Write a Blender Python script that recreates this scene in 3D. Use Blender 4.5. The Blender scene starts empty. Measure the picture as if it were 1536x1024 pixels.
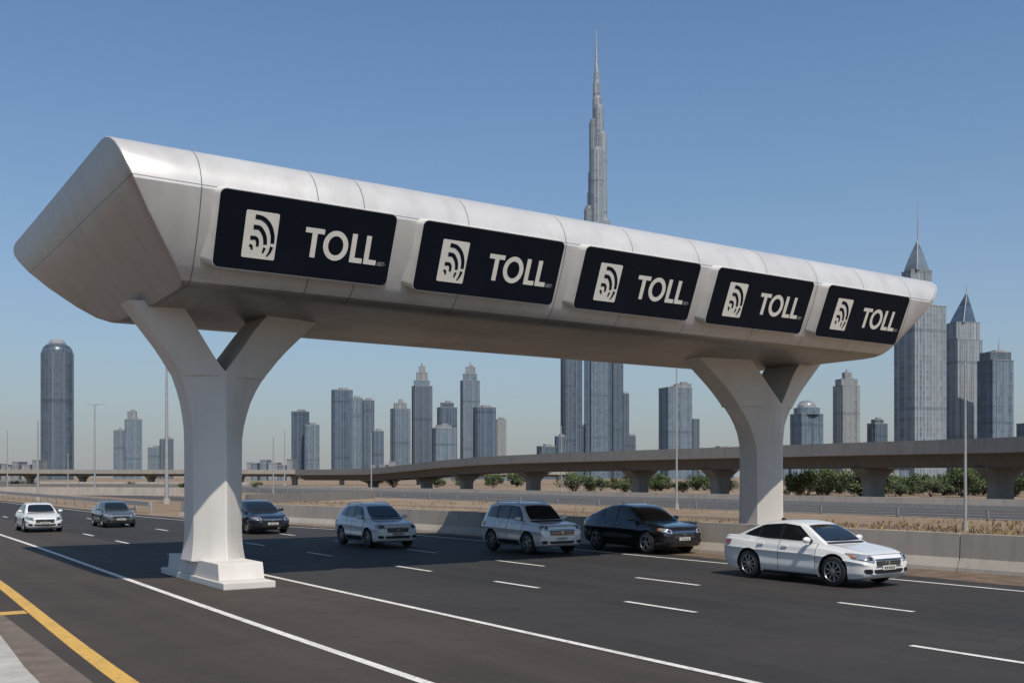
import bpy, bmesh, math, random
from mathutils import Vector, Matrix
from mathutils.bvhtree import BVHTree
random.seed(7)
C = bpy.context.scene.collection
PI = math.pi
F = 1539.0; HY = 715.0; CH = 2.5
ANG = math.atan2(.559, .829)
ca, sa = math.cos(ANG), math.sin(ANG)
def P(px, Y):
    d = (px-768)/F
    return (Y*(ca*d+sa), Y*(ca-sa*d))
def ZY(y, Y): return CH+(HY-y)/F*Y

# ---------------------------------------------------------------- materials
def newmat(name):
    m = bpy.data.materials.new(name); m.use_nodes = True
    nt = m.node_tree; b = nt.nodes['Principled BSDF']
    return m, nt, b
def mth(nt, op, a, b=None, c=None):
    n = nt.nodes.new('ShaderNodeMath'); n.operation = op
    for i, v in enumerate((a, b, c)):
        if v is None: continue
        if isinstance(v, (int, float)): n.inputs[i].default_value = v
        else: nt.links.new(v, n.inputs[i])
    return n.outputs[0]
def mixc(nt, f, a, b, blend='MIX'):
    n = nt.nodes.new('ShaderNodeMix'); n.data_type = 'RGBA'; n.blend_type = blend
    if isinstance(f, (int, float)): n.inputs[0].default_value = f
    else: nt.links.new(f, n.inputs[0])
    for idx, v in ((6, a), (7, b)):
        if isinstance(v, tuple): n.inputs[idx].default_value = (v[0], v[1], v[2], 1)
        else: nt.links.new(v, n.inputs[idx])
    return n.outputs[2]
def noise(nt, scale, detail=4, vec=None, rough=.55):
    n = nt.nodes.new('ShaderNodeTexNoise'); n.inputs['Scale'].default_value = scale
    n.inputs['Detail'].default_value = detail; n.inputs['Roughness'].default_value = rough
    if vec is not None: nt.links.new(vec, n.inputs['Vector'])
    return n.outputs['Fac']
def ramp(nt, f, a, b):
    n = nt.nodes.new('ShaderNodeMapRange'); n.inputs[1].default_value = a; n.inputs[2].default_value = b
    nt.links.new(f, n.inputs[0]); return n.outputs[0]
def objco(nt): return nt.nodes.new('ShaderNodeTexCoord').outputs['Object']
def mapped(nt, vec, sc):
    n = nt.nodes.new('ShaderNodeMapping'); n.inputs['Scale'].default_value = sc
    nt.links.new(vec, n.inputs['Vector']); return n.outputs[0]
def bump(nt, b, h, s, d=.02):
    n = nt.nodes.new('ShaderNodeBump'); n.inputs['Strength'].default_value = s; n.inputs['Distance'].default_value = d
    nt.links.new(h, n.inputs['Height']); nt.links.new(n.outputs[0], b.inputs['Normal'])
def simple(name, col, rough=.6, metal=0, var=.12, scale=3, bmp=0, coat=0, bscale=40, spec=None):
    m, nt, b = newmat(name)
    b.inputs['Roughness'].default_value = rough; b.inputs['Metallic'].default_value = metal
    if spec is not None: b.inputs['Specular IOR Level'].default_value = spec
    if coat: b.inputs['Coat Weight'].default_value = coat; b.inputs['Coat Roughness'].default_value = .04
    if var:
        v = objco(nt); f = noise(nt, scale, 5, v)
        d = tuple(c*(1-var) for c in col); l = tuple(min(1, c*(1+var)) for c in col)
        nt.links.new(mixc(nt, ramp(nt, f, .3, .7), d, l), b.inputs['Base Color'])
        if bmp: bump(nt, b, noise(nt, bscale, 5, v), bmp)
    else: b.inputs['Base Color'].default_value = (*col, 1)
    return m

def asphalt_mat(name, base, warm):
    m, nt, b = newmat(name)
    v = objco(nt)
    big = noise(nt, .16, 4, v); streak = noise(nt, 1.0, 5, mapped(nt, v, (1.5, .03, 1))); streak2 = noise(nt, 1.0, 4, mapped(nt, v, (.42, .012, 1)))
    fine = noise(nt, 55, 3, v, .8); patchy = noise(nt, 1.4, 6, v); mid = noise(nt, 7, 5, v, .7)
    c1 = mixc(nt, ramp(nt, streak, .32, .68), tuple(x*.60 for x in base), warm)
    c1 = mixc(nt, mth(nt, 'MULTIPLY', ramp(nt, streak2, .4, .62), .65), c1, tuple(x*.66 for x in base))
    c2 = mixc(nt, mth(nt, 'MULTIPLY', ramp(nt, big, .38, .68), .7), c1, tuple(x*1.35 for x in warm))
    c3 = mixc(nt, mth(nt, 'MULTIPLY', ramp(nt, patchy, .55, .8), .8), c2, tuple(x*.55 for x in base))
    c3 = mixc(nt, mth(nt, 'MULTIPLY', ramp(nt, mid, .5, .75), .35), c3, tuple(x*1.4 for x in warm))
    vo = nt.nodes.new('ShaderNodeTexVoronoi'); vo.feature = 'DISTANCE_TO_EDGE'; vo.inputs['Scale'].default_value = .22
    wv = nt.nodes.new('ShaderNodeVectorMath'); wv.operation = 'ADD'; nt.links.new(v, wv.inputs[0])
    nz = nt.nodes.new('ShaderNodeTexNoise'); nz.inputs['Scale'].default_value = .9; nz.inputs['Detail'].default_value = 5
    nt.links.new(v, nz.inputs['Vector']); nt.links.new(nz.outputs['Color'], wv.inputs[1]); nt.links.new(wv.outputs[0], vo.inputs['Vector'])
    crack = mth(nt, 'MULTIPLY', mth(nt, 'LESS_THAN', vo.outputs['Distance'], .004), ramp(nt, big, .5, .62))
    c3 = mixc(nt, mth(nt, 'MULTIPLY', crack, .7), c3, (.012, .011, .011))
    g = ramp(nt, fine, .3, .75)
    c4 = mixc(nt, .4, c3, mixc(nt, g, tuple(x*.3 for x in base), tuple(x*2.2 for x in base)))
    nt.links.new(c4, b.inputs['Base Color'])
    nt.links.new(mth(nt, 'MULTIPLY_ADD', patchy, .25, .62), b.inputs['Roughness'])
    b.inputs['Specular IOR Level'].default_value = .25
    bump(nt, b, fine, .4, .01)
    return m
M = {}
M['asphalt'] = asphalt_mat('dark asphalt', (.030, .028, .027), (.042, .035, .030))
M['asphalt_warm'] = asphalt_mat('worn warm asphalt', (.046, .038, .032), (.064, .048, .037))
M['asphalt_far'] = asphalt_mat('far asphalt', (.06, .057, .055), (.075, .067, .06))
def paint_mat(name, col):
    m, nt, b = newmat(name); v = objco(nt)
    w = noise(nt, 9, 6, v, .7); w2 = noise(nt, 1.2, 3, v)
    f = mth(nt, 'ADD', ramp(nt, w, .52, .78), mth(nt, 'MULTIPLY', ramp(nt, w2, .5, .8), .35))
    f = mth(nt, 'MINIMUM', f, .75)
    nt.links.new(mixc(nt, f, col, (.09, .08, .07)), b.inputs['Base Color']); b.inputs['Roughness'].default_value = .7
    return m
M['white_line'] = paint_mat('worn white road paint', (.66, .63, .59))
M['yellow_line'] = paint_mat('worn yellow road paint', (.56, .33, .07))
def sand_mat():
    m, nt, b = newmat('dry sandy ground'); v = objco(nt)
    n1 = noise(nt, .03, 5, v); n2 = noise(nt, .35, 7, v, .65); n3 = noise(nt, 6, 5, v, .7)
    c = mixc(nt, ramp(nt, n1, .35, .65), (.20, .135, .083), (.265, .195, .13))
    c = mixc(nt, ramp(nt, n2, .45, .7), c, (.13, .092, .055))
    c = mixc(nt, mth(nt, 'MULTIPLY', ramp(nt, n3, .5, .8), .5), c, (.10, .075, .045))
    nt.links.new(c, b.inputs['Base Color']); b.inputs['Roughness'].default_value = .95
    bump(nt, b, n3, .5, .08); return m
M['sand'] = sand_mat()
M['dust'] = simple('dusty brown shoulder', (.12, .08, .053), .9, var=.4, scale=2.2, bmp=.4)
M['paving'] = simple('brown paving', (.13, .10, .08), .85, var=.25, scale=2.5, bmp=.3)
M['kerb'] = simple('pale kerb concrete', (.36, .34, .31), .8, var=.18, scale=4, bmp=.3)
def conc_mat(name, col, dirty=.5, warm=(.5,.5,.5)):
    m, nt, b = newmat(name); v = objco(nt)
    n1 = noise(nt, .6, 5, v); st = noise(nt, 1.0, 5, mapped(nt, v, (2.2, 2.2, .22))); n3 = noise(nt, 25, 4, v)
    c = mixc(nt, ramp(nt, n1, .3, .7), tuple(x*.86 for x in col), col)
    c = mixc(nt, mth(nt, 'MULTIPLY', ramp(nt, st, .5, .78), dirty), c, tuple(x*w_ for x, w_ in zip(col, warm)))
    nt.links.new(c, b.inputs['Base Color']); b.inputs['Roughness'].default_value = .8
    bump(nt, b, n3, .15, .01); return m
M['barrier'] = conc_mat('barrier concrete', (.37, .33, .285), .6)
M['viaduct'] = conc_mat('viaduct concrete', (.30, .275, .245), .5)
M['viaduct_dark'] = conc_mat('darker girder concrete', (.15, .138, .125), .5)  # darker tone than the deck concrete
M['pillar'] = conc_mat('pale painted pillar concrete', (.60, .572, .535), .34, (.62,.58,.54))
def beam_mat(name, seams, lo, hi, dirt, metal, zs=True, ys=(), vx=()):
    m, nt, b = newmat(name); v = objco(nt)
    sp = nt.nodes.new('ShaderNodeSeparateXYZ'); nt.links.new(v, sp.inputs[0])
    tot = None
    def add(coord, val, w):
        nonlocal tot
        a = mth(nt, 'ABSOLUTE', mth(nt, 'SUBTRACT', coord, val)); l = mth(nt, 'LESS_THAN', a, w)
        tot = l if tot is None else mth(nt, 'MAXIMUM', tot, l)
    for s in seams: add(sp.outputs[0], s, .012)
    if zs: add(sp.outputs[2], 8.36, .010)
    for y in ys: add(sp.outputs[1], y, .012)
    n1 = noise(nt, .5, 5, v); st = noise(nt, 1.0, 6, mapped(nt, v, (1.6, 1.6, .25))); n4 = noise(nt, 3.5, 5, v, .7)
    c = mixc(nt, ramp(nt, n1, .3, .7), lo, hi)
    c = mixc(nt, mth(nt, 'MULTIPLY', ramp(nt, st, .48, .8), .42), c, dirt)
    c = mixc(nt, mth(nt, 'MULTIPLY', ramp(nt, n4, .55, .8), .24), c, dirt)
    c = mixc(nt, mth(nt, 'MULTIPLY', tot, .75), c, (.06, .056, .052))
    nt.links.new(c, b.inputs['Base Color']); b.inputs['Metallic'].default_value = metal
    nt.links.new(mth(nt, 'MULTIPLY_ADD', n1, .2, .26), b.inputs['Roughness'])
    bump(nt, b, mth(nt, 'SUBTRACT', mth(nt, 'MULTIPLY', n1, .25), tot), .4, .01)
    return m
M['sign_white'] = simple('off white sign housing', (.54, .52, .49), .5, var=.10, scale=2, spec=.3)
M['sign_black'] = simple('blue black sign face', (.0035, .006, .012), .55, var=.25, scale=1, spec=.15)
M['letter'] = simple('cream reflective lettering', (.72, .68, .61), .55, var=.05)
M['letter_grey'] = simple('grey small print', (.34, .34, .34), .6, var=0)
M['pole'] = simple('galvanised pole', (.36, .36, .36), .45, .4, var=.1)
M['tyre'] = simple('tyre rubber', (.012, .012, .013), .8, var=.2, scale=12)
M['alloy'] = simple('alloy rim', (.36, .36, .37), .32, .8, var=0)
M['alloy_dark'] = simple('dark rim', (.02, .02, .022), .4, .5, var=0)
M['black_trim'] = simple('black trim', (.010, .010, .011), .5, var=0)
M['well'] = simple('dark wheel well', (.005, .005, .005), .95, var=0)
M['glass'] = simple('dark car glass', (.008, .011, .013), .03, var=0, coat=.6)
M['chrome'] = simple('chrome', (.58, .58, .59), .16, 1, var=0)
M['headlamp'] = simple('headlamp glass', (.36, .38, .40), .08, .55, var=.5, scale=14, coat=1)
M['tail'] = simple('red lamp glass', (.28, .01, .01), .15, var=0, coat=.8)
M['amber'] = simple('amber lamp glass', (.5, .16, .03), .2, var=0)
M['plate'] = simple('plate white', (.50, .49, .45), .5, var=.1)
M['p_white'] = simple('white car paint', (.64, .635, .62), .32, .0, var=.04, scale=1, coat=.8)
M['p_silver'] = simple('silver car paint', (.56, .555, .54), .3, .25, var=.05, scale=1, coat=.8)
M['p_black'] = simple('black car paint', (.006, .006, .008), .22, .1, var=.1, scale=1, coat=1)
M['p_grey'] = simple('grey car paint', (.10, .11, .12), .28, .4, var=.05, scale=1, coat=1)
M['p_navy'] = simple('dark navy car paint', (.010, .011, .018), .22, .2, var=.1, scale=1, coat=1)
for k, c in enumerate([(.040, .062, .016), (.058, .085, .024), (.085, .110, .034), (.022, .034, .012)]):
    M['leaf%d' % k] = simple('leaf green %s' % 'abcd'[k], c, .7, var=.25, scale=2)
M['bark'] = simple('bark', (.09, .065, .045), .9, var=.2)
M['straw'] = simple('dry straw', (.27, .195, .10), .9, var=.3, scale=.5)
def facade(name, glass, frame, fl=4.0, bay=3.0, fw=.3, bw=.3, rough=.3):
    m, nt, b = newmat(name); v = objco(nt)
    sp = nt.nodes.new('ShaderNodeSeparateXYZ'); nt.links.new(v, sp.inputs[0])
    oi = nt.nodes.new('ShaderNodeObjectInfo'); rnd_ = oi.outputs['Random']
    h = mth(nt, 'ADD', sp.outputs[0], mth(nt, 'MULTIPLY', sp.outputs[1], .93))
    h = mth(nt, 'MULTIPLY', mth(nt, 'ADD', h, 200.0), mth(nt, 'MULTIPLY_ADD', rnd_, .7, .7))
    fz = mth(nt, 'DIVIDE', sp.outputs[2], fl); fh = mth(nt, 'DIVIDE', h, bay)
    band = mth(nt, 'LESS_THAN', mth(nt, 'FRACT', fz), fw); mul = mth(nt, 'LESS_THAN', mth(nt, 'FRACT', fh), bw)
    mech = mth(nt, 'LESS_THAN', mth(nt, 'FRACT', mth(nt, 'ADD', mth(nt, 'DIVIDE', sp.outputs[2], fl*15.0), rnd_)), .05)
    fh2 = mth(nt, 'FRACT', mth(nt, 'DIVIDE', h, bay*4.0)); col4 = mth(nt, 'LESS_THAN', fh2, .16)
    cb = nt.nodes.new('ShaderNodeCombineXYZ')
    nt.links.new(mth(nt, 'FLOOR', fz), cb.inputs[0]); nt.links.new(mth(nt, 'FLOOR', fh), cb.inputs[1])
    wn = nt.nodes.new('ShaderNodeTexWhiteNoise'); wn.noise_dimensions = '2D'; nt.links.new(cb.outputs[0], wn.inputs['Vector'])
    cb2 = nt.nodes.new('ShaderNodeCombineXYZ'); nt.links.new(mth(nt, 'FLOOR', mth(nt, 'DIVIDE', h, bay*2.0)), cb2.inputs[0])
    wn2 = nt.nodes.new('ShaderNodeTexWhiteNoise'); wn2.noise_dimensions = '2D'; nt.links.new(cb2.outputs[0], wn2.inputs['Vector'])
    g = mixc(nt, wn.outputs[0], tuple(c*.7 for c in glass), tuple(c*1.35 for c in glass))
    g = mixc(nt, mth(nt, 'MULTIPLY', wn2.outputs[0], .5), g, frame)
    g = mixc(nt, mth(nt, 'MULTIPLY', band, .25), g, frame); g = mixc(nt, mth(nt, 'MULTIPLY', mul, .55), g, frame)
    g = mixc(nt, mth(nt, 'MULTIPLY', col4, mth(nt, 'MULTIPLY', rnd_, .9)), g, tuple(c*1.2 for c in frame))
    g = mixc(nt, mth(nt, 'MULTIPLY', mech, .45), g, tuple(c*.6 for c in glass))
    big = noise(nt, .018, 3, v); g = mixc(nt, mth(nt, 'MULTIPLY', ramp(nt, big, .4, .7), .25), g, tuple(c*.6 for c in frame))
    nt.links.new(g, b.inputs['Base Color']); b.inputs['Roughness'].default_value = rough
    return m
M['fa'] = facade('blue glass facade', (.085, .125, .17), (.175, .21, .245))  # distance haze put into the skyline colours: bluish, low contrast
M['fb'] = facade('dark glass facade', (.052, .076, .108), (.11, .135, .165), 4.2, 4)
M['fc'] = facade('pale stone facade', (.13, .155, .18), (.275, .275, .27), 3.8, 3.4, .35, .4)
M['fd'] = facade('silver ribbed facade', (.12, .15, .185), (.30, .32, .335), 5, 4.0, .22, .42)
M['fe'] = facade('deep blue facade', (.042, .068, .108), (.105, .138, .18), 4, 4, .22, .25)
M['fin'] = simple('pale facade fin', (.27, .285, .295), .6, var=.08, scale=.1)
M['fin_dark'] = simple('grey facade fin', (.13, .16, .195), .5, var=.08, scale=.1)
M['steel'] = simple('spire steel', (.33, .345, .36), .4, .3, var=.06, scale=.1)
M['roofc'] = simple('rooftop concrete', (.20, .21, .22), .8, var=.1, scale=.1)

# ---------------------------------------------------------------- mesh builder
class MB:
    def __init__(s): s.v = []; s.f = []; s.m = []
    def add(s, vs, fs, mi=0):
        o = len(s.v); s.v += [tuple(float(q) for q in p) for p in vs]
        for f in fs: s.f.append([i+o for i in f]); s.m.append(mi)
        return s
    def box(s, x0, x1, y0, y1, z0, z1, mi=0):
        vs = [(x0,y0,z0),(x1,y0,z0),(x1,y1,z0),(x0,y1,z0),(x0,y0,z1),(x1,y0,z1),(x1,y1,z1),(x0,y1,z1)]
        return s.add(vs, [(0,3,2,1),(4,5,6,7),(0,1,5,4),(1,2,6,5),(2,3,7,6),(3,0,4,7)], mi)
    def loft(s, rings, mi=0, cap=True, closed=True):
        n = len(rings[0]); vs = [p for r in rings for p in r]; fs = []
        for i in range(len(rings)-1):
            for j in range(n if closed else n-1):
                k = (j+1) % n
                fs.append((i*n+j, i*n+k, (i+1)*n+k, (i+1)*n+j))
        if cap and closed: fs.append(tuple(range(n))[::-1]); fs.append(tuple(range((len(rings)-1)*n, len(rings)*n)))
        return s.add(vs, fs, mi)
    def tube(s, p0, p1, r0, r1=None, n=10, mi=0):
        r1 = r0 if r1 is None else r1
        p0 = Vector(p0); p1 = Vector(p1); d = (p1-p0).normalized()
        a = d.orthogonal().normalized(); b = d.cross(a)
        R = [[tuple(p+(a*math.cos(2*PI*k/n)+b*math.sin(2*PI*k/n))*r) for k in range(n)] for p, r in ((p0, r0), (p1, r1))]
        return s.loft(R, mi)
    def prism(s, poly, z0, z1, sc=1, c=None, mi=0):
        if c is None: c = (sum(p[0] for p in poly)/len(poly), sum(p[1] for p in poly)/len(poly))
        return s.loft([[(x, y, z0) for x, y in poly], [(c[0]+(x-c[0])*sc, c[1]+(y-c[1])*sc, z1) for x, y in poly]], mi)
    def build(s, name, mats, parent=None, smooth=None, bevel=0, origin=None, recalc=True):
        if origin is not None: s.v = [(a-origin[0], b-origin[1], c-origin[2]) for a, b, c in s.v]
        me = bpy.data.meshes.new(name); me.from_pydata(s.v, [], s.f)
        if not isinstance(mats, (list, tuple)): mats = [mats]
        for m in mats: me.materials.append(m)
        for p, mi in zip(me.polygons, s.m): p.material_index = mi
        bm = bmesh.new(); bm.from_mesh(me)
        if recalc: bmesh.ops.recalc_face_normals(bm, faces=bm.faces)
        if bevel:
            es = [e for e in bm.edges if len(e.link_faces) == 2 and e.calc_face_angle(0) > .5]
            bmesh.ops.bevel(bm, geom=es, offset=bevel, segments=2, profile=.6, affect='EDGES')
        bm.to_mesh(me); bm.free()
        if smooth:
            for p in me.polygons: p.use_smooth = True
            me.set_sharp_from_angle(angle=math.radians(smooth))
        o = bpy.data.objects.new(name, me); C.objects.link(o)
        if parent: o.parent = parent
        return o
def thing(name, label, cat, loc=(0,0,0), rz=0, group=None):
    o = bpy.data.objects.new(name, None); o.empty_display_size = .3; C.objects.link(o)
    o.location = loc; o.rotation_euler = (0, 0, rz); o['label'] = label; o['category'] = cat
    if group: o['group'] = group
    return o
def tag(o, label, cat, group=None):
    o['label'] = label; o['category'] = cat
    if group: o['group'] = group
    return o
def struct(o, label=None, cat=None, kind='structure'):
    o['kind'] = kind
    if label: o['label'] = label; o['category'] = cat
    return o
def pchip(pts):
    xs = [p[0] for p in pts]; ys = [p[1] for p in pts]; n = len(xs)
    d = [(ys[i+1]-ys[i])/(xs[i+1]-xs[i]) for i in range(n-1)]
    t = [d[0]]+[0 if d[i-1]*d[i] <= 0 else 2*d[i-1]*d[i]/(d[i-1]+d[i]) for i in range(1, n-1)]+[d[-1]]
    def f(x):
        if x <= xs[0]: return ys[0]
        if x >= xs[-1]: return ys[-1]
        i = 0
        while x > xs[i+1]: i += 1
        h = xs[i+1]-xs[i]; u = (x-xs[i])/h
        return ((2*u**3-3*u*u+1)*ys[i]+(u**3-2*u*u+u)*h*t[i]+(-2*u**3+3*u*u)*ys[i+1]+(u**3-u*u)*h*t[i+1])
    return f

# ---------------------------------------------------------------- camera, light
cam = bpy.data.cameras.new('camera'); co = bpy.data.objects.new('camera', cam); C.objects.link(co)
cam.sensor_width = 36; cam.lens = 36*F/1536; cam.shift_y = (HY-512)/1536; cam.clip_end = 30000; cam.clip_start = .1
co.location = (0, 0, CH); co.rotation_euler = (PI/2, 0, -ANG)
bpy.context.scene.camera = co
S = Vector((-.10, -.56, .80)).normalized()
sun = bpy.data.lights.new('sun', 'SUN'); so = bpy.data.objects.new('sun', sun); C.objects.link(so)
sun.energy = 4.5; sun.angle = math.radians(.5); sun.color = (1, .92, .81)
so.rotation_euler = S.to_track_quat('Z', 'Y').to_euler(); so.location = (0, -50, 80)
w = bpy.data.worlds.new('World'); bpy.context.scene.world = w; w.use_nodes = True
nt = w.node_tree; bg = nt.nodes['Background']
sky = nt.nodes.new('ShaderNodeTexSky'); sky.sky_type = 'NISHITA'; sky.sun_disc = False
sky.sun_elevation = math.asin(S.z); sky.sun_rotation = math.atan2(S.x, S.y)
sky.air_density = 1.0; sky.dust_density = 1.2; sky.ozone_density = 1.5
tc = nt.nodes.new('ShaderNodeTexCoord'); sx = nt.nodes.new('ShaderNodeSeparateXYZ'); nt.links.new(tc.outputs['Generated'], sx.inputs[0])
zc = mth(nt, 'MAXIMUM', sx.outputs[2], 0.0)
hz = mth(nt, 'MULTIPLY', mth(nt, 'EXPONENT', mth(nt, 'MULTIPLY', zc, -6.0)), .96)
tint = mixc(nt, 1.0, sky.outputs[0], (.72, .95, 1.10), 'MULTIPLY')
nt.links.new(mixc(nt, hz, tint, (3.15, 3.2, 3.3)), bg.inputs[0]); bg.inputs[1].default_value = .115
bpy.context.scene.view_settings.view_transform = 'Standard'

# ---------------------------------------------------------------- ground and roads
b = MB(); R_ = 14000
b.add([(-R_,-R_,-.012),(R_,-R_,-.012),(R_,R_,-.012),(-R_,R_,-.012)], [(0,1,2,3)])
struct(b.build('ground', M['sand']))
edge = pchip([(-30,26.2),(14.4,25.2),(23,24.4),(41,22.9),(52,20.9),(60,18.9),(80,17.2),(120,16),(260,15)])
cline = pchip([(-30,22),(14.4,21.75),(39,21.3),(50,19.3),(60,17.4),(80,16),(120,15),(260,14)])
def vs(a, c, st=2.0):
    n = int((c-a)/st); return [a+(c-a)*i/n for i in range(n+1)]
def strip(name, fa, fb, ys, z, mat):
    b = MB(); n = len(ys)
    b.add([(fa(y), y, z) for y in ys]+[(fb(y), y, z) for y in ys], [(i, n+i, n+i+1, i+1) for i in range(n-1)])
    return struct(b.build(name, mat))
K = lambda c: (lambda y: c)
strip('road', K(1.9), edge, vs(-30, 260), 0.0, M['asphalt'])
strip('near_carriageway', K(2.75), K(9.3), vs(-30, 260), .004, M['asphalt_warm'])
strip('road_gutter', K(1.9), K(2.75), vs(-30, 90), .004, M['paving'])
strip('road_shoulder', lambda y: cline(y)+1.0+.25*math.sin(y*.7)*math.sin(y*.23), lambda y: edge(y)-.02, vs(-30, 200, 1), .004, M['dust'])
def line(name, f, w, ys, z=.009, mat='white_line'):
    return strip(name, lambda y: f(y)-w/2, lambda y: f(y)+w/2, ys, z, M[mat])
line('left_edge_line', pchip([(-30,6.1),(12,6.1),(45,6.45),(260,7)]), .15, vs(-30, 260))
line('median_edge_line', K(9.4), .14, vs(-30, 34))
line('far_edge_line', cline, .13, vs(-30, 200))
line('yellow_edge_line', pchip([(-30,2.9),(12,3.08),(28,3.5),(60,3.9)]), .24, vs(-30, 60), mat='yellow_line')
b = MB(); b.add([(2.62,20.5,.009),(3.15,20.5,.009),(3.15,21.0,.009),(2.62,21.0,.009)], [(0,1,2,3)])
struct(b.build('yellow_tick_marking', M['yellow_line']))
rows = {13.4: [(1.5,3.4),(7.5,9.3),(13.8,15.8),(18.8,20.6),(23.7,25.7),(30,32),(36,38),(42,44),(48.5,50.5),(56,58),(64,66),(74,76),(86,88)],
        16.8: [(5.4,7.3),(11.6,13.3),(17.2,19.4),(23.3,25.8),(29.4,31.4),(35.4,37.4),(41.5,43.5),(48,50),(56,57.6)],
        9.6: [(40,42),(46,48),(53,55),(61,63),(70,72),(82,84),(95,98)]}
for u, segs in rows.items():
    for a, c in segs:
        b = MB(); b.add([(u-.065,a,.009),(u+.065,a,.009),(u+.065,c,.009),(u-.065,c,.009)], [(0,1,2,3)])
        struct(b.build('lane_dash', M['white_line']))
strip('footpath', K(-9), K(1.75), vs(-30, 90), .118, M['paving'])
kp = pchip([(-30,2.0),(13,2.1),(18,2.28),(60,2.9)])
b = MB()
b.loft([[(kp(y)-.42,y,-.01),(kp(y)+.02,y,-.01),(kp(y),y,.125),(kp(y)-.42,y,.125)] for y in vs(-30,60)])
struct(b.build('kerb', M['kerb'], bevel=0, smooth=30))
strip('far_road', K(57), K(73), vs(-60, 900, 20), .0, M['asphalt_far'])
for u in (57.6, 72.4): line('far_road_edge_line', K(u), .2, vs(-60, 900, 20), z=.012)
for u in (62.5, 67.5):
    line('far_road_lane_line', K(u), .15, vs(-60, 900, 20), z=.012)
strip('verge_track', lambda y: 40+4*math.sin(y/30), lambda y: 42.5+4*math.sin(y/27), vs(-20, 300, 6), -.004, M['dust'])
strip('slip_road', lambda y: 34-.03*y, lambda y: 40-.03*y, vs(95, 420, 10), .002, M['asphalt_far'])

def sweep(b, pts, prof, mi=0):
    rings = []
    for i, p in enumerate(pts):
        a = pts[max(i-1, 0)]; c = pts[min(i+1, len(pts)-1)]
        t = Vector((c[0]-a[0], c[1]-a[1])).normalized(); n = Vector((t.y, -t.x))
        rings.append([(p[0]+n.x*l, p[1]+n.y*l, (p[2] if len(p) > 2 else 0)+z) for l, z in prof])
    b.loft(rings, mi)
jersey = [(-.3,0),(-.28,.1),(-.14,.35),(-.11,1.0),(.11,1.0),(.14,.35),(.28,.1),(.3,0)]
bar = thing('concrete_barrier', 'long pale concrete barrier curving along the far edge of the main road', 'barrier', (24.4,23,0))
y = -20.0
while y < 64:
    b = MB(); y2 = y+5.96
    sweep(b, [(edge(t)+.15, t) for t in (y, y+1.5, y+3, y+4.5, y2)], jersey)
    b.build('barrier_segment', M['barrier'], bar, origin=(24.4,23,0)); y += 6
b = MB(); sweep(b, [(75, t) for t in range(-60, 620, 20)], [(-.25,0),(-.1,.8),(.1,.8),(.25,0)])
tag(b.build('concrete_barrier', M['barrier']), 'low distant concrete barrier behind the second carriageway under the flyover', 'barrier')
b = MB(); sweep(b, [(56.2, t) for t in range(-60, 620, 20)], [(-.05,.55),(-.05,.85),(.05,.85),(.05,.55)])
gr = thing('guard_rail', 'thin steel guard rail on the near side of the second carriageway', 'guard rail', (56.2,40,0))
b.build('rail', M['pole'], gr, origin=(56.2,40,0))
for k in range(60):
    b = MB(); yy = -20+k*6; b.box(56.26,56.38,yy,yy+.12,-.01,.8); b.build('post', M['pole'], gr, origin=(56.2,40,0))
b = MB(); sweep(b, [(18.6-.01*(t-80), t) for t in range(72, 260, 8)], [(-.04,.5),(-.04,.8),(.04,.8),(.04,.5)])
gr = thing('guard_rail', 'steel guard rail beside the sandy verge left of the left pillar', 'guard rail', (18.6,80,0))
b.build('rail', M['pole'], gr, origin=(18.6,80,0))
for k in range(40):
    b = MB(); yy = 72+k*4; b.box(18.66-.01*(yy-80),18.76-.01*(yy-80),yy,yy+.12,-.01,.76); b.build('post', M['pole'], gr, origin=(18.6,80,0))

# ---------------------------------------------------------------- toll gantry
GX, GY = 18.0, 24.9
groot = thing('toll_gantry', 'huge white toll gantry on two Y shaped pillars spanning the highway', 'toll gantry', (GX,GY,0))
prof = [(21.9,9.34),(21.55,9.31),(21.25,9.22),(21.0,9.09),(20.8,8.91),(20.66,8.70),(20.58,8.5),(20.55,8.3),(20.70,7.8),(20.95,7.2),(21.12,6.85),(21.22,6.68),(21.36,6.56),(21.6,6.48),(22,6.45),
        (24,6.43),(27.0,6.43),(27.9,6.5),(28.8,6.72),(29.8,7.12),(31.2,7.8),(32.4,8.42),(33.2,8.86),(33.5,9.06),(33.55,9.18),(33.4,9.27),(33.0,9.33),(28,9.34)]
UL = pchip([(6.3,6.38),(6.5,6.24),(7.2,5.72),(8.36,5.0),(8.95,4.80),(9.36,4.72)])
UR = pchip([(6.3,29.1),(6.5,29.35),(7.2,30.0),(8.36,31.05),(8.9,31.65),(9.36,32.3)])
cy = 26.5; cz = 7.9
rings = []
def ring(fn, inset):
    out = []
    for v, z in prof:
        d = Vector((cy-v, cz-z)); L = d.length; q = d*min(1, inset/L)
        z2 = z+q.y*.8
        out.append((fn(z2), v+q.x, z2))
    return out
def sring(fn, s_):
    return [(fn(cz+(z-cz)*s_), cy+(v-cy)*s_, cz+(z-cz)*s_) for v, z in prof]
for s_ in (.03,.2,.4,.6,.8,.92): rings.append(sring(lambda z: UL(z), s_))
rings.append(ring(lambda z: UL(z), .035)); NC = len(rings); rings.append(ring(lambda z: UL(z)+.012, .01)); rings.append(ring(lambda z: UL(z)+.045, 0))
for t in [i/24 for i in range(1, 24)]:
    rings.append(ring(lambda z, t=t: UL(z)+(UR(z)-UL(z))*t, 0))
rings.append(ring(lambda z: UR(z)-.35, 0)); rings.append(ring(lambda z: UR(z)-.1, .08)); rings.append(ring(lambda z: UR(z)-.02, .2))
for s_ in (.9,.7,.45,.2,.03): rings.append(sring(lambda z: UR(z), s_))
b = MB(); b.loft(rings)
n = len(prof)
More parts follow.
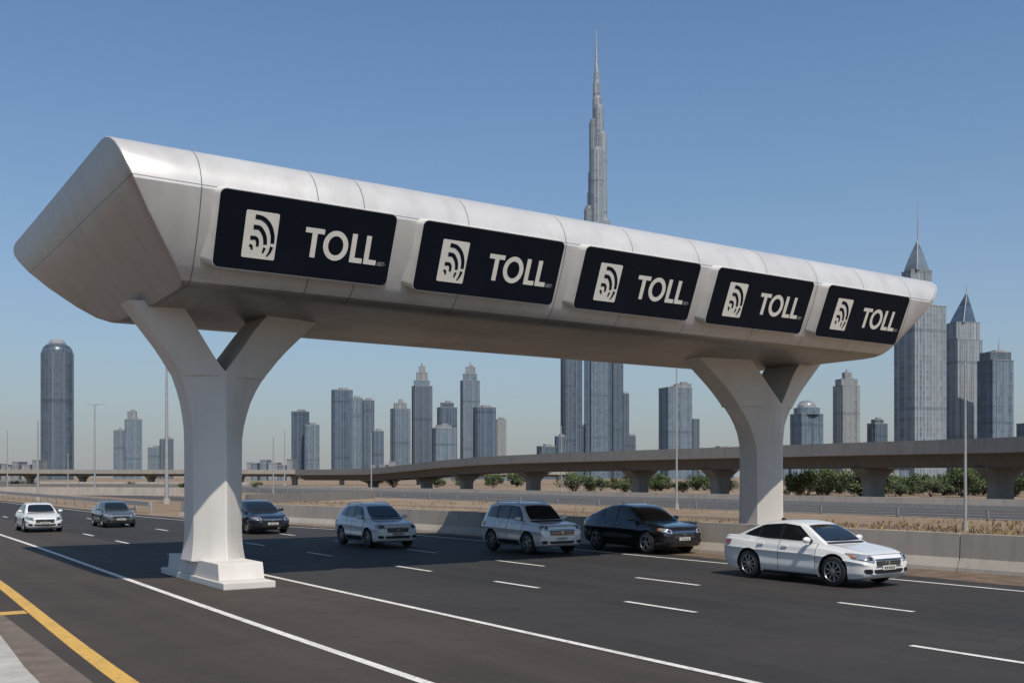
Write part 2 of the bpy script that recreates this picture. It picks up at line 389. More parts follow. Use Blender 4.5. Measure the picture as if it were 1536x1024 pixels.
for fi in range(len(b.f)-2):
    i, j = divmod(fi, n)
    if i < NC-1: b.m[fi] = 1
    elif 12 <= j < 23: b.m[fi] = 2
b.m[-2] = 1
seams = [s-GX for s in (6.35,8.86,9.95,12.65,15.5,17.7,20.1,22.8,25,27.2,29.6)]
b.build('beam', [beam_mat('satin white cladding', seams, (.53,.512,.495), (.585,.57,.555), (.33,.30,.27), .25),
                 beam_mat('end cladding with painted shade', [], (.30,.29,.28), (.36,.35,.34), (.17,.155,.14), .35, True, (.6, 4.2)),  # shade on the left end painted in as a darker grey
                 beam_mat('weathered soffit with painted shade', seams, (.22,.208,.195), (.28,.265,.25), (.12,.108,.095), .35, False, (-1.2, 1.9))], groot, smooth=24, origin=(GX,GY,0))  # underside shade painted into the colour, with dirt over it
AZ = 5.02
def pillar(uc, sl, sr):
    v0 = 24.9
    b = MB()
    bz = pchip([(.5,.66),(.75,.62),(1.2,.59),(3.4,.60),(4.1,.70),(4.6,.86),(AZ,1.06)])
    az = pchip([(.5,1.1),(.75,1.02),(1.2,.98),(3.5,.95),(AZ,.92)])
    def rg(z):
        h = bz(z); a = az(z); c = a*.38; e = max(0, (z-3.4)/(AZ-3.4))
        l = h*(1+(sl/2.2-1)*e); r = h*(1+(sr/2.2-1)*e)
        return [(uc-l,v0-c,z),(uc-l*.5,v0-(a+c)/2-.06,z),(uc-.02,v0-a,z),(uc+.02,v0-a,z),(uc+r*.5,v0-(a+c)/2-.06,z),(uc+r,v0-c,z),
                (uc+r,v0+c,z),(uc+r*.5,v0+(a+c)/2+.06,z),(uc,v0+a,z),(uc-l*.5,v0+(a+c)/2+.06,z),(uc-l,v0+c,z)]
    zs = [.5,.6,.75,.95,1.2,1.8,2.4,3,3.4,3.7,4,4.3,4.6,4.85,AZ]
    b.loft([rg(z) for z in zs])
    for sg, sp in ((-1, sl), (1, sr)):
        ou = pchip([(0,bz(AZ)*sp/2.2),(.5,1.42*sp/2.2),(1.0,1.86*sp/2.2),(1.55,2.35*sp/2.2)]); inn = pchip([(0,.02),(.15,.14),(.6,.44*(sp/2.2)**.5),(1.1,.76*(sp/2.2)**.6),(1.55,1.1*(sp/2.2)**.7)])
        rs = []
        for h in (-.12,0,.15,.35,.6,.85,1.1,1.55):
            z = AZ+h; o = ou(h); i = inn(h); dp = .92-.14*min(1, max(0,h))
            if h < 0: o -= .08
            rs.append([(uc+sg*o,v0-.40,z),(uc+sg*(o*.55+i*.45),v0-dp*.80,z),(uc+sg*i,v0-dp,z),(uc+sg*i,v0+dp,z),(uc+sg*(o*.55+i*.45),v0+dp*.80,z),(uc+sg*o,v0+.40,z)])
        b.loft(rs)
    p = b.build('pillar', M['pillar'], groot, smooth=24, origin=(GX,GY,0))
    q = MB(); q.box(uc-.60,uc+.60,22.3,27.3,0,.15); q.build('base_slab', M['pillar'], p, bevel=.015, origin=(GX,GY,0))
    q = MB(); q.loft([[(uc-.54,22.8,.15),(uc+.53,22.8,.15),(uc+.53,26.9,.15),(uc-.54,26.9,.15)],[(uc-.53,22.9,.54),(uc+.52,22.9,.54),(uc+.52,26.8,.54),(uc-.53,26.8,.54)]])
    q.build('plinth', M['pillar'], p, bevel=.02, origin=(GX,GY,0))
pillar(7.97, 1.95, 2.5); pillar(27.3, 3.3, 2.5)

# signs
TOPP = Vector((0,20.25,8.31)); BOT = Vector((0,20.86,6.79))
e = (TOPP-BOT); SH = e.length; e.normalize(); nrm = Vector((0, -e.z, e.y))
if nrm.y > 0: nrm = -nrm
SW = 4.02
def rrect(x0, x1, y0, y1, r, n=6):
    out = []
    for cx, cy_, a0 in ((x1-r,y0+r,-90),(x1-r,y1-r,0),(x0+r,y1-r,90),(x0+r,y0+r,180)):
        for k in range(n+1):
            a = math.radians(a0+90*k/n); out.append((cx+r*math.cos(a), cy_+r*math.sin(a)))
    return out
def band(pts_in, pts_out):
    n = len(pts_in); return pts_in+pts_out, [(i, i+1, n+i+1, n+i) for i in range(n-1)]
words = ['leftmost and nearest', 'second from the left', 'middle one of the five', 'fourth from the left', 'rightmost and farthest']
for k in range(5):
    xs = 6.62+4.64*k; o = Vector((xs, BOT.y, BOT.z))
    rt = thing('toll_sign', 'black TOLL sign with white wave symbol on the gantry, %s' % words[k], 'sign', tuple(o), group='TOLL signs along the gantry')
    def W(a, c, d): return tuple(Vector((a,0,0))+e*c+nrm*d)
    b = MB()
    rg = lambda ex, d, r: [W(a, c, d) for a, c in rrect(-ex, SW+ex, -ex, SH+ex, r)]
    back = []
    for a, c in rrect(-.0, SW, -.0, SH-.10, .15):
        t_ = 1-c/SH
        a2 = a-.34*t_ if a < SW/2 else a+.12*t_
        back.append(W(a2, c+.04, -.46))
    b.loft([back, rg(.0,-.035,.16), rg(-.004,-.012,.157), rg(-.012,0,.15)])
    b.build('housing', M['sign_white'], rt, smooth=40)
    b = MB(); b.loft([[W(a, c, -.02) for a, c in rrect(.030,SW-.030,.030,SH-.030,.13)], [W(a, c, .006) for a, c in rrect(.030,SW-.030,.030,SH-.030,.13)]])
    b.build('sign_face', M['sign_black'], rt)
    x0, x1, y0, y1 = .60, 1.31, .29, 1.26
    b = MB(); b.loft([[W(a, c, .004) for a, c in rrect(x0,x1,y0,y1,.035,3)], [W(a, c, .012) for a, c in rrect(x0,x1,y0,y1,.035,3)]])
    b.build('symbol_plate', M['letter'], rt)
    b = MB()
    def stroke(pts, w0, w1):
        dense = []
        fx_ = pchip([(i, p[0]) for i, p in enumerate(pts)]); fy_ = pchip([(i, p[1]) for i, p in enumerate(pts)])
        nn_ = (len(pts)-1)*5
        for i in range(nn_+1):
            dense.append((x0+fx_(i/5)*(x1-x0), y1-fy_(i/5)*(y1-y0)))
        A, B_ = [], []
        for i, p in enumerate(dense):
            a = dense[max(0,i-1)]; c = dense[min(nn_,i+1)]; t_ = Vector((c[0]-a[0], c[1]-a[1])).normalized(); wd = (w0+(w1-w0)*i/nn_)/2
            A.append((p[0]-t_.y*wd, p[1]+t_.x*wd)); B_.append((p[0]+t_.y*wd, p[1]-t_.x*wd))
        vs_, fs_ = band(A, B_); b.add([W(x, y_, .016) for x, y_ in vs_], fs_)
    stroke([(.28,.12),(.46,.13),(.66,.21),(.80,.35),(.87,.52),(.88,.64)], .095, .085)
    stroke([(.875,.71),(.83,.83),(.75,.93)], .075, .03)
    stroke([(.26,.34),(.41,.34),(.55,.42),(.64,.55),(.67,.68)], .095, .08)
    stroke([(.665,.75),(.62,.87)], .06, .035)
    stroke([(.20,.575),(.34,.565),(.43,.63),(.44,.74)], .085, .06)
    stroke([(.20,.73),(.27,.75),(.285,.82)], .06, .045)
    b.build('wave_symbol', M['sign_black'], rt, recalc=False)
    b = MB(); lx, ly, h, t = 1.92, .46, .62, .115
    def q4(xa, xb, ya, yb): b.loft([[W(a, c, .006) for a, c in ((xa,ya),(xb,ya),(xb,yb),(xa,yb))], [W(a, c, .014) for a, c in ((xa,ya),(xb,ya),(xb,yb),(xa,yb))]])
    q4(lx, lx+.43, ly+h-t*.92, ly+h); q4(lx+.215-t/2, lx+.215+t/2, ly, ly+h-t*.92)
    cx_, cy_ = lx+.42+.01+.29, ly+h/2; ri, ro = [], []
    for q in range(37):
        a = 2*PI*q/36; ro.append((cx_+.29*math.cos(a), cy_+(h/2+.012)*math.sin(a))); ri.append((cx_+(.29-t)*math.cos(a), cy_+(h/2+.012-t)*math.sin(a)))
    vs_, fs_ = band(ri, ro); b.add([W(x, y_, .014) for x, y_ in vs_], fs_)
    for lx2 in (lx+1.08, lx+1.42):
        q4(lx2, lx2+t, ly, ly+h); q4(lx2+t, lx2+.30, ly, ly+t*.92)
    b.build('lettering', M['letter'], rt)
    b = MB(); hx = lx+1.42+.335
    for j, (dx, ww, hh, dy) in enumerate(((0,.012,.075,0),(.03,.012,.085,0),(.042,.022,.012,.073),(.042,.022,.012,0),(.064,.012,.085,0),(.092,.012,.085,0),(.104,.022,.012,.073),(.104,.018,.012,.036),(.104,.022,.012,0),(.138,.042,.012,.073),(.153,.012,.073,0),(.196,.014,.016,.03))):
        b.add([W(x, y_, .014) for x, y_ in ((hx+dx,ly+dy),(hx+dx+ww,ly+dy),(hx+dx+ww,ly+dy+hh),(hx+dx,ly+dy+hh))], [(0,1,2,3)])
    b.build('small_print', M['letter_grey'], rt, recalc=False)

# ---------------------------------------------------------------- cars
def mirror_ring(h):
    return h+[(-x, y, z) for x, y, z in h[::-1] if abs(x) > 1e-6]
SP = {}
SP['sedan'] = dict(L=4.6, H=1.45, r=.345, wf=.88, wr=3.52,
  T=[(0,.62),(.05,.70),(.2,.775),(.6,.86),(1.15,.93),(1.6,.96),(3.3,1.0),(3.9,1.03),(4.35,1.035),(4.54,1.01),(4.6,.92)],
  R=[(1.1,.90),(1.3,1.01),(1.6,1.20),(1.9,1.345),(2.15,1.415),(2.55,1.45),(2.9,1.44),(3.25,1.375),(3.6,1.24),(3.95,1.09),(4.15,1.0)],
  W=[(0,.64),(.04,.73),(.12,.79),(.3,.845),(.7,.885),(1.5,.90),(3.2,.90),(4.0,.87),(4.38,.80),(4.54,.72),(4.6,.60)],
  B=[(0,.32),(.1,.22),(.5,.17),(4,.18),(4.4,.25),(4.6,.42)],
  ws=[(1.27,.66),(1.93,.52)], rw=[(3.42,.54),(3.98,.62)],
  win=[[(1.52,.985),(2.50,1.0),(2.50,1.375),(2.06,1.335)],[(2.57,1.0),(3.24,1.02),(3.20,1.325),(2.57,1.375)],[(3.30,1.03),(3.78,1.07),(3.55,1.18),(3.27,1.295)]],
  doors=[[(1.42,.27),(2.53,.27),(2.53,.975),(1.38,.945)],[(2.55,.27),(3.05,.27),(3.30,.995),(2.55,.975)]], rail=False, clad=None, gr=(.44,.14,3))
SP['suv'] = dict(L=4.6, H=1.76, r=.37, wf=.86, wr=3.62,
  T=[(0,.80),(.04,.93),(.12,1.0),(.6,1.06),(1.1,1.10),(1.6,1.12),(3.3,1.14),(4.4,1.14),(4.56,1.08),(4.6,.98)],
  R=[(1.0,1.06),(1.2,1.22),(1.45,1.43),(1.72,1.63),(1.95,1.71),(2.4,1.755),(3.4,1.75),(4.0,1.70),(4.25,1.62),(4.42,1.42),(4.54,1.16)],
  W=[(0,.76),(.04,.83),(.12,.875),(.35,.905),(.8,.92),(1.5,.93),(3.4,.93),(4.1,.91),(4.42,.87),(4.54,.82),(4.6,.72)],
  B=[(0,.36),(.1,.29),(.5,.25),(4,.25),(4.4,.31),(4.6,.45)],
  ws=[(1.12,.68),(1.74,.57)], rw=[(4.28,.56),(4.45,.60)],
  win=[[(1.38,1.15),(2.38,1.17),(2.38,1.63),(1.88,1.605)],[(2.46,1.17),(3.26,1.18),(3.26,1.63),(2.46,1.64)],[(3.36,1.18),(4.16,1.21),(4.02,1.57),(3.36,1.62)]],
  doors=[[(1.32,.38),(2.40,.38),(2.40,1.14),(1.28,1.10)],[(2.43,.38),(3.00,.38),(3.30,1.15),(2.43,1.14)]], rail=True, clad='black_trim', gr=(.52,.22,4))
SP['coupe'] = dict(L=4.75, H=1.62, r=.37, wf=.92, wr=3.72,
  T=[(0,.70),(.05,.82),(.2,.91),(.6,.98),(1.2,1.04),(1.7,1.07),(3.3,1.10),(4.2,1.12),(4.6,1.10),(4.72,1.04),(4.75,.95)],
  R=[(1.1,1.01),(1.35,1.15),(1.7,1.38),(2.0,1.52),(2.3,1.59),(2.65,1.62),(3.0,1.60),(3.5,1.50),(4.0,1.34),(4.4,1.18),(4.6,1.08)],
  W=[(0,.68),(.04,.78),(.14,.86),(.35,.91),(.8,.95),(1.5,.96),(3.5,.97),(4.2,.93),(4.5,.88),(4.68,.8),(4.75,.68)],
  B=[(0,.36),(.1,.26),(.5,.22),(4.1,.23),(4.5,.30),(4.75,.45)],
  ws=[(1.27,.70),(1.98,.56)], rw=[(3.6,.58),(4.35,.66)],
  win=[[(1.55,1.10),(2.60,1.12),(2.60,1.53),(2.10,1.48)],[(2.67,1.12),(3.38,1.14),(3.36,1.44),(2.67,1.535)],[(3.45,1.145),(3.95,1.19),(3.75,1.30),(3.43,1.41)]],
  doors=[[(1.45,.34),(2.62,.34),(2.62,1.09),(1.42,1.05)],[(2.65,.34),(3.2,.34),(3.46,1.11),(2.65,1.09)]], rail=False, clad=None, gr=(.46,.17,3))
SP['hatch'] = dict(L=4.25, H=1.60, r=.34, wf=.82, wr=3.35,
  T=[(0,.68),(.05,.80),(.2,.88),(.55,.94),(1.0,.99),(1.5,1.02),(3.1,1.05),(4.0,1.06),(4.2,1.0),(4.25,.9)],
  R=[(.9,.97),(1.15,1.12),(1.45,1.33),(1.75,1.49),(2.0,1.56),(2.4,1.60),(3.0,1.58),(3.5,1.51),(3.8,1.40),(4.0,1.22),(4.16,1.05)],
  W=[(0,.67),(.04,.75),(.14,.82),(.35,.86),(.8,.88),(1.5,.885),(3.2,.885),(3.8,.86),(4.1,.80),(4.2,.74),(4.25,.62)],
  B=[(0,.33),(.1,.24),(.5,.19),(3.7,.20),(4.0,.28),(4.25,.44)],
  ws=[(1.06,.64),(1.74,.52)], rw=[(3.84,.52),(4.04,.56)],
  win=[[(1.32,1.05),(2.28,1.07),(2.28,1.49),(1.84,1.455)],[(2.35,1.07),(3.02,1.08),(3.02,1.46),(2.35,1.495)],[(3.09,1.085),(3.70,1.13),(3.56,1.36),(3.09,1.445)]],
  doors=[[(1.25,.29),(2.30,.29),(2.30,1.04),(1.22,1.0)],[(2.33,.29),(2.85,.29),(3.08,1.05),(2.33,1.04)]], rail=True, clad='black_trim', gr=(.44,.15,3))
def squeeze(s, k):
    o = dict(s)
    for q in ('L','wf','wr'): o[q] = s[q]*k
    o['wf'] = max(o['wf'], s['r']+.42)
    for q in ('T','R','W','B','ws','rw'): o[q] = [(a*k, c) for a, c in s[q]]
    o['win'] = [[(a*k, c) for a, c in q] for q in s['win']]
    d = [[(a*k, c) for a, c in q] for q in s['doors']]
    lo, hi = o['wf']+s['r']+.09, o['wr']-s['r']-.09
    d[0][0] = (max(d[0][0][0], lo), d[0][0][1]); d[1][1] = (min(d[1][1][0], hi), d[1][1][1]); o['doors'] = d
    return o

def patch(bvh, quad, mode, L, n=(10,5), off=.006, rim=.02, k=.12, b=None, mi=0):
    b = b or MB(); pts = {}
    for i in range(n[0]+1):
        for j in range(n[1]+1):
            a = -1+2*i/n[0]; c = -1+2*j/n[1]
            a2 = a*math.sqrt(1-k*c*c); c2 = c*math.sqrt(1-k*a*a); s = (a2+1)/2; t = (c2+1)/2
            p = [(1-t)*((1-s)*quad[0][q]+s*quad[1][q])+t*((1-s)*quad[3][q]+s*quad[2][q]) for q in (0, 1)]
            if mode == 'L': o, d = Vector((-3, p[0]-L/2, p[1])), Vector((1,0,0))
            elif mode == 'R': o, d = Vector((3, p[0]-L/2, p[1])), Vector((-1,0,0))
            elif mode == 'F': o, d = Vector((p[0], -L/2-2, p[1])), Vector((0,1,0))
            elif mode == 'B': o, d = Vector((p[0], L/2+2, p[1])), Vector((0,-1,0))
            else: o, d = Vector((p[0], p[1]-L/2, 4)), Vector((0,0,-1))
            h = bvh.ray_cast(o, d)
            if h[0] is None: continue
            nn = h[1]
            if nn.dot(d) > 0: nn = -nn
            if nn.dot(d) > -.15: continue
            pts[(i, j)] = (h[0]+nn*off, h[0]-nn*rim)
    idx = {}; vs_ = []
    for key, (p, q) in pts.items():
        idx[key] = len(vs_); vs_ += [p, q]
    fs_ = []; used = {}
    for i in range(n[0]):
        for j in range(n[1]):
            ks = [(i,j),(i+1,j),(i+1,j+1),(i,j+1)]
            if all(x in idx for x in ks):
                fs_.append([idx[x] for x in ks])
                for a, c in zip(ks, ks[1:]+ks[:1]):
                    if (c, a) in used: del used[(c, a)]
                    else: used[(a, c)] = 1
    for a, c in used: fs_.append([idx[a], idx[a]+1, idx[c]+1, idx[c]])
    if fs_: b.add(vs_, fs_, mi)
    return b

def wheel(parent, x, y, r, sg, nsp):
    prof = [(-.105,.62),(-.11,.86),(-.095,.955),(-.06,.99),(.06,.99),(.095,.955),(.11,.86),(.105,.62)]
    n = 32; b = MB()
    rings = [[(px, q*r*math.cos(2*PI*k/n), q*r*math.sin(2*PI*k/n)) for px, q in prof] for k in range(n)]
    m = len(prof); vs_ = [p for rr in rings for p in rr]
    b.add(vs_, [(i*m+j, i*m+(j+1) % m, ((i+1) % n)*m+(j+1) % m, ((i+1) % n)*m+j) for i in range(n) for j in range(m)])
    o = b.build('wheel', M['tyre'], parent, smooth=35); o.location = (x, y, r)
    b = MB(); R = r*.68
    b.tube((sg*.02,0,0), (sg*.045,0,0), R*.98, R*.98, 28, 1)
    lp = [(sg*.105,R*1.0),(sg*.11,R*.95),(sg*.095,R*.91),(sg*.05,R*.91),(sg*.05,R*1.0)]
    vs_ = [(a, q*math.cos(2*PI*k/28), q*math.sin(2*PI*k/28)) for k in range(28) for a, q in lp]
    b.add(vs_, [(i*5+j, i*5+(j+1) % 5, ((i+1) % 28)*5+(j+1) % 5, ((i+1) % 28)*5+j) for i in range(28) for j in range(5)], 0)
    b.tube((sg*.05,0,0), (sg*.10,0,0), R*.20, R*.15, 14, 0)
    for k in range(nsp):
        a = 2*PI*k/nsp+.3; ct, st = math.cos(a), math.sin(a)
        def q(rad, wd, xx): return (xx, rad*ct-wd*st, rad*st+wd*ct)
        w0, w1 = R*.55/nsp, R*.75/nsp
        b.loft([[q(R*.15,-w0,sg*.05),q(R*.15,w0,sg*.05),q(R*.15,w0*.8,sg*.098),q(R*.15,-w0*.8,sg*.098)],
                [q(R*.93,-w1,sg*.05),q(R*.93,w1,sg*.05),q(R*.93,w1*.8,sg*.088),q(R*.93,-w1*.8,sg*.088)]], 0)
    b.build('rim', [M['alloy'], M['alloy_dark']], o, smooth=30)

def car(s, x, y, paint, label, cat='car', rz=0, sc=1.0, group='cars on the main road', nsp=5):
    L = s['L']; T, R, Wd, B = (pchip(s[q]) for q in ('T','R','W','B'))
    r0, r1 = s['R'][0][0], s['R'][-1][0]
    root = thing('car', label, cat, (x, y, .004), rz, group); root.scale = (sc, sc, sc)
    n = 110; sts = sorted(set([0,.015,.04,.08,L-.08,L-.04,L-.015,L]+[L*i/n for i in range(n+1)]))
    rings = []
    for t in sts:
        wd = Wd(t); bt = B(t); tp = T(t); cr = .05+.03*min(1, t/.5)
        Sh = tp-min(cr, (tp-bt)*.25)
        R1 = R(t) if r0 < t < r1 else tp
        R1 = max(R1, tp); g = R1-tp; e_ = min(1, g/.4)
        xe = wd*(.80-.15*e_); zz = lambda f: Sh+(R1-Sh)*f
        hd_ = max(0, 1-g/.05)*min(1, t/.4)*.012
        # wheel arch flare
        fl = max(math.exp(-((t-s['wf'])/.33)**4), math.exp(-((t-s['wr'])/.33)**4))*.012
        h = [(0,bt),(wd*.8,bt),(wd*.93,bt+.03),(wd*.985+fl,bt+.13*(Sh-bt)/.6),(wd*.996+fl,bt+.30*(Sh-bt)),(wd*.982+fl,bt+.52*(Sh-bt)),(wd*.990+fl*.6,bt+.66*(Sh-bt)),(wd*1.010,bt+.735*(Sh-bt)),(wd*.982,bt+.79*(Sh-bt)),(wd*.955,bt+.95*(Sh-bt)),
             (wd*.925,Sh),(wd*(.90),zz(.05)),(wd*.88*(1-.5)+(xe+.03)*.5+.012*e_,zz(.5)),(xe+.035,zz(.86)),(xe,zz(.94)+hd_),(xe-.07,zz(.975)+hd_*.5),(xe*.66,zz(.99)-hd_*.3),(xe*.33,zz(.998)),(0,R1)]
        rings.append(mirror_ring([(a, t-L/2, z) for a, z in h]))
    b = MB(); b.loft(rings)
    body = b.build('body', M[paint], root, smooth=28)
    bm = bmesh.new(); bm.from_mesh(body.data); bvh = BVHTree.FromBMesh(bm); bm.free()
    Wm = max(q[1] for q in s['W']); r = s['r']
    c = MB()
    for wy in (s['wf'], s['wr']):
        for sg in (-1, 1):
            c.tube((sg*(Wm-.34), wy-L/2, r+.01), (sg*(Wm+.3), wy-L/2, r+.01), r+.05, r+.05, 40, 0)
    cut = c.build('cut', M['well'])
    body.parent = None
    md = body.modifiers.new('b', 'BOOLEAN'); md.operation = 'DIFFERENCE'; md.object = cut; md.solver = 'EXACT'; md.material_mode = 'TRANSFER'
    dg = bpy.context.evaluated_depsgraph_get()
    me = bpy.data.meshes.new_from_object(body.evaluated_get(dg)); body.modifiers.clear(); body.data = me
    bpy.data.objects.remove(cut); body.parent = root
    for wy in (s['wf'], s['wr']):
        for sg in (-1, 1): wheel(root, sg*(Wm-.12), wy-L/2, r, sg, nsp)
    def wq(rows_): (a, wa), (c_, wc) = rows_; return [(-wa,a),(wa,a),(wc,c_),(-wc,c_)]
    ws = patch(bvh, wq(s['ws']), 'T', L, (16,8)).build('windscreen', M['glass'], root, smooth=40)
    for xx in (-.45, .08):
        zc = s['ws'][0][0]+.03
        patch(bvh, [(xx,zc),(xx+.45,zc+.05),(xx+.45,zc+.07),(xx,zc+.02)], 'T', L, (6,1), off=.02).build('wiper', M['black_trim'], ws)
    c0_ = s['ws'][0][0]
    patch(bvh, [(-s['ws'][0][1],c0_-.09),(s['ws'][0][1],c0_-.09),(s['ws'][0][1],c0_-.015),(-s['ws'][0][1],c0_-.015)], 'T', L, (12,2), off=.004, k=.05).build('cowl', M['black_trim'], root)
    patch(bvh, wq(s['rw']), 'T', L, (12,6)).build('rear_window', M['glass'], root, smooth=40)
    for md_ in 'LR':
        sg = -1 if md_ == 'L' else 1
        q = s['win']
        for a, c_ in zip(q, q[1:]):
            patch(bvh, [(a[1][0]-.03,a[1][1]),(c_[0][0]+.03,c_[0][1]),(c_[3][0]+.03,c_[3][1]),(a[2][0]-.03,a[2][1])], md_, L, (3,5), off=.003, k=0).build('window_pillar', M['black_trim'], root)
        for qd in q: patch(bvh, qd, md_, L, (10,6), off=.006, k=.06).build('side_window', M['glass'], root, smooth=40)
        for dq in s['doors']:
            cx = sum(p[0] for p in dq)/4; cz_ = sum(p[1] for p in dq)/4
            big = [(cx+(p[0]-cx)*1.022, cz_+(p[1]-cz_)*1.022) for p in dq]
            d = patch(bvh, dq, md_, L, (14,16), off=.009, rim=.0, k=.02).build('door', M[paint], root, smooth=40)
            patch(bvh, big, md_, L, (14,16), off=.004, k=.02).build('door_seam', M['black_trim'], d)
            hx = dq[2][0]-.28; hz = dq[2][1]-.15
            patch(bvh, [(hx,hz),(hx+.19,hz),(hx+.19,hz+.035),(hx,hz+.035)], md_, L, (5,2), off=.035, k=.2).build('handle', M[paint if paint != 'p_silver' else 'chrome'], d, smooth=40)
        zb = s['B'][2][1]; c0 = s['wf']+r+.10; c1 = s['wr']-r-.10
        zt = zb+.22 if s['clad'] else zb+.075
        patch(bvh, [(c0,zb+.02),(c1,zb+.02),(c1-.01,zt),(c0+.01,zt)], md_, L, (14,4), off=.016, k=0).build('sill_trim', M['black_trim'], root)
        wpt = s['win'][0][0]; mx = Wm-.02; m_ = MB()
        def el(cx, cy2, cz2, rx, ry, rz_, nn=10):
            rr = []
            for i in range(1, nn):
                a = -PI/2+PI*i/nn
                rr.append([(cx+rx*math.sin(a), cy2+ry*math.cos(a)*math.cos(2*PI*k/12), cz2+rz_*math.cos(a)*math.sin(2*PI*k/12)) for k in range(12)])
            m_.loft(rr)
        el(sg*(mx+.07), wpt[0]-L/2+.06, wpt[1]+.045, .12, .07, .075)
        mo = m_.build('mirror', M[paint], root, smooth=60)
        m_ = MB(); m_.tube((sg*(mx-.10),wpt[0]-L/2+.05,wpt[1]-.02),(sg*(mx+.03),wpt[0]-L/2+.06,wpt[1]+.0),.025,.02,8); m_.build('mirror_arm', M['black_trim'], mo)
        z0 = T(0.02)-.02; wv = Wd(.3)
        fx = lambda a: sg*a
        hl = [(fx(wv*.58),z0-.065),(fx(wv*.99),z0+.015),(fx(wv*.985),z0+.145),(fx(wv*.60),z0+.085)]
        patch(bvh, [(a*1.008, c_+(-.012 if i_ < 2 else .012)) for i_, (a, c_) in enumerate(hl)], 'F', L, (12,5), off=.004, k=.22).build('lamp_surround', M['black_trim'], root, smooth=50)
        h_ = patch(bvh, hl, 'F', L, (12,5), off=.010, k=.22).build('headlight', M['headlamp'], root, smooth=50)
        patch(bvh, [(fx(wv*.66),z0-.02),(fx(wv*.79),z0+.005),(fx(wv*.79),z0+.08),(fx(wv*.66),z0+.065)], 'F', L, (4,4), off=.014, k=.4).build('lamp_projector', M['alloy_dark'], h_)
        patch(bvh, [(fx(wv*.95),z0+.04),(fx(wv*.985),z0+.05),(fx(wv*.982),z0+.12),(fx(wv*.95),z0+.11)], 'F', L, (3,3), off=.014, k=.2).build('indicator', M['amber'], h_)
        tz = T(L-.1)
        patch(bvh, [(L-.34,tz-.24),(L-.08,tz-.22),(L-.08,tz-.09),(L-.42,tz-.09)], md_, L, (6,4), off=.01, k=.15).build('tail_light', M['tail'], root, smooth=50)
        fg = s['B'][0][1]
        patch(bvh, [(fx(wv*.66),fg+.02),(fx(wv*.90),fg+.03),(fx(wv*.90),fg+.13),(fx(wv*.66),fg+.12)], 'F', L, (5,3), off=.008, k=.3).build('fog_lamp', M['alloy_dark'], root)
        if s['rail']:
            rr = MB(); pts_ = []
            for i in range(9):
                t = s['ws'][1][0]+.25+(s['rw'][0][0]-s['ws'][1][0]-.6)*i/8
                h = bvh.ray_cast(Vector((sg*.54, t-L/2, 4)), Vector((0,0,-1)))
                pts_.append((sg*.54, t-L/2, h[0].z+(.05 if 0 < i < 8 else 0)))
            rr.loft([[(p[0]+.018*math.cos(2*PI*j/8), p[1], p[2]+.018*math.sin(2*PI*j/8)) for j in range(8)] for p in pts_])
            rr.build('roof_rail', M['chrome'] if paint != 'p_black' else M['black_trim'], root, smooth=40)
    z0 = T(0.02)-.02; gw, gh, gn = s['gr']
    gr_ = patch(bvh, [(-gw+.02,z0-gh),(gw-.02,z0-gh),(gw+.02,z0+.0),(-gw-.02,z0+.0)], 'F', L, (12,5), off=.004, k=.1).build('grille', M['black_trim'], root)
    for q in range(gn):
        zz = z0-gh+(gh/gn)*(q+.35)
        patch(bvh, [(-gw+.01,zz),(gw-.01,zz),(gw-.01,zz+.014),(-gw+.01,zz+.014)], 'F', L, (12,1), off=.014, k=0).build('grille_bar', M['chrome'], gr_)
    for (xa, xb, za, zb_) in ((-gw-.04,gw+.04,z0+.002,z0+.02),(-gw-.01,gw+.01,z0-gh-.015,z0-gh)):
        patch(bvh, [(xa,za),(xb,za),(xb,zb_),(xa,zb_)], 'F', L, (12,1), off=.016, k=0).build('grille_frame', M['chrome'], gr_)
    f0 = s['B'][0][1]
    patch(bvh, [(-.48,f0+.01),(.48,f0+.01),(.54,f0+.11),(-.54,f0+.11)], 'F', L, (12,4), off=.006, k=.15).build('lower_intake', M['black_trim'], root)
    p_ = MB(); zc = (f0+.10+z0-gh)/2; hh = .05
    p_.box(-.24,.24,-L/2-.03,-L/2+.02,zc-hh,zc+hh); pl = p_.build('number_plate', M['plate'], root, bevel=.006)
    for q in range(5):
        p_ = MB(); p_.box(-.17+q*.075,-.13+q*.075,-L/2-.034,-L/2-.02,zc-.03,zc+.03); p_.build('plate_character', M['black_trim'], pl)
    e_ = MB(); e_.tube((0,-L/2-.03,z0-gh/2),(0,-L/2+.02,z0-gh/2),.045,.05,16); e_.build('badge', M['chrome'], root, smooth=40)
    for sg in (-1, 1):
        patch(bvh, [(sg*.60,.30),(sg*.608,.30),(sg*(Wm*.80),s['ws'][0][0]-.12),(sg*(Wm*.80-.01),s['ws'][0][0]-.12)], 'T', L, (1,12), off=.003, rim=.004, k=0).build('bonnet_seam', M['black_trim'], root)
    patch(bvh, [(-Wm*.86,z0+.03+.075),(Wm*.86,z0+.03+.075),(Wm*.86,z0+.037+.075),(-Wm*.86,z0+.037+.075)], 'F', L, (16,1), off=.003, rim=.003, k=0).build('bonnet_front_seam', M['black_trim'], root)
    an = MB(); zr = bvh.ray_cast(Vector((0, s['rw'][0][0]-.35-L/2, 4)), Vector((0,0,-1)))[0].z
    an.loft([[(-.02,s['rw'][0][0]-.42-L/2,zr-.01),(.02,s['rw'][0][0]-.42-L/2,zr-.01),(.03,s['rw'][0][0]-.2-L/2,zr-.01),(-.03,s['rw'][0][0]-.2-L/2,zr-.01)],
             [(-.005,s['rw'][0][0]-.26-L/2,zr+.06),(.005,s['rw'][0][0]-.26-L/2,zr+.06),(.006,s['rw'][0][0]-.22-L/2,zr+.06),(-.006,s['rw'][0][0]-.22-L/2,zr+.06)]])
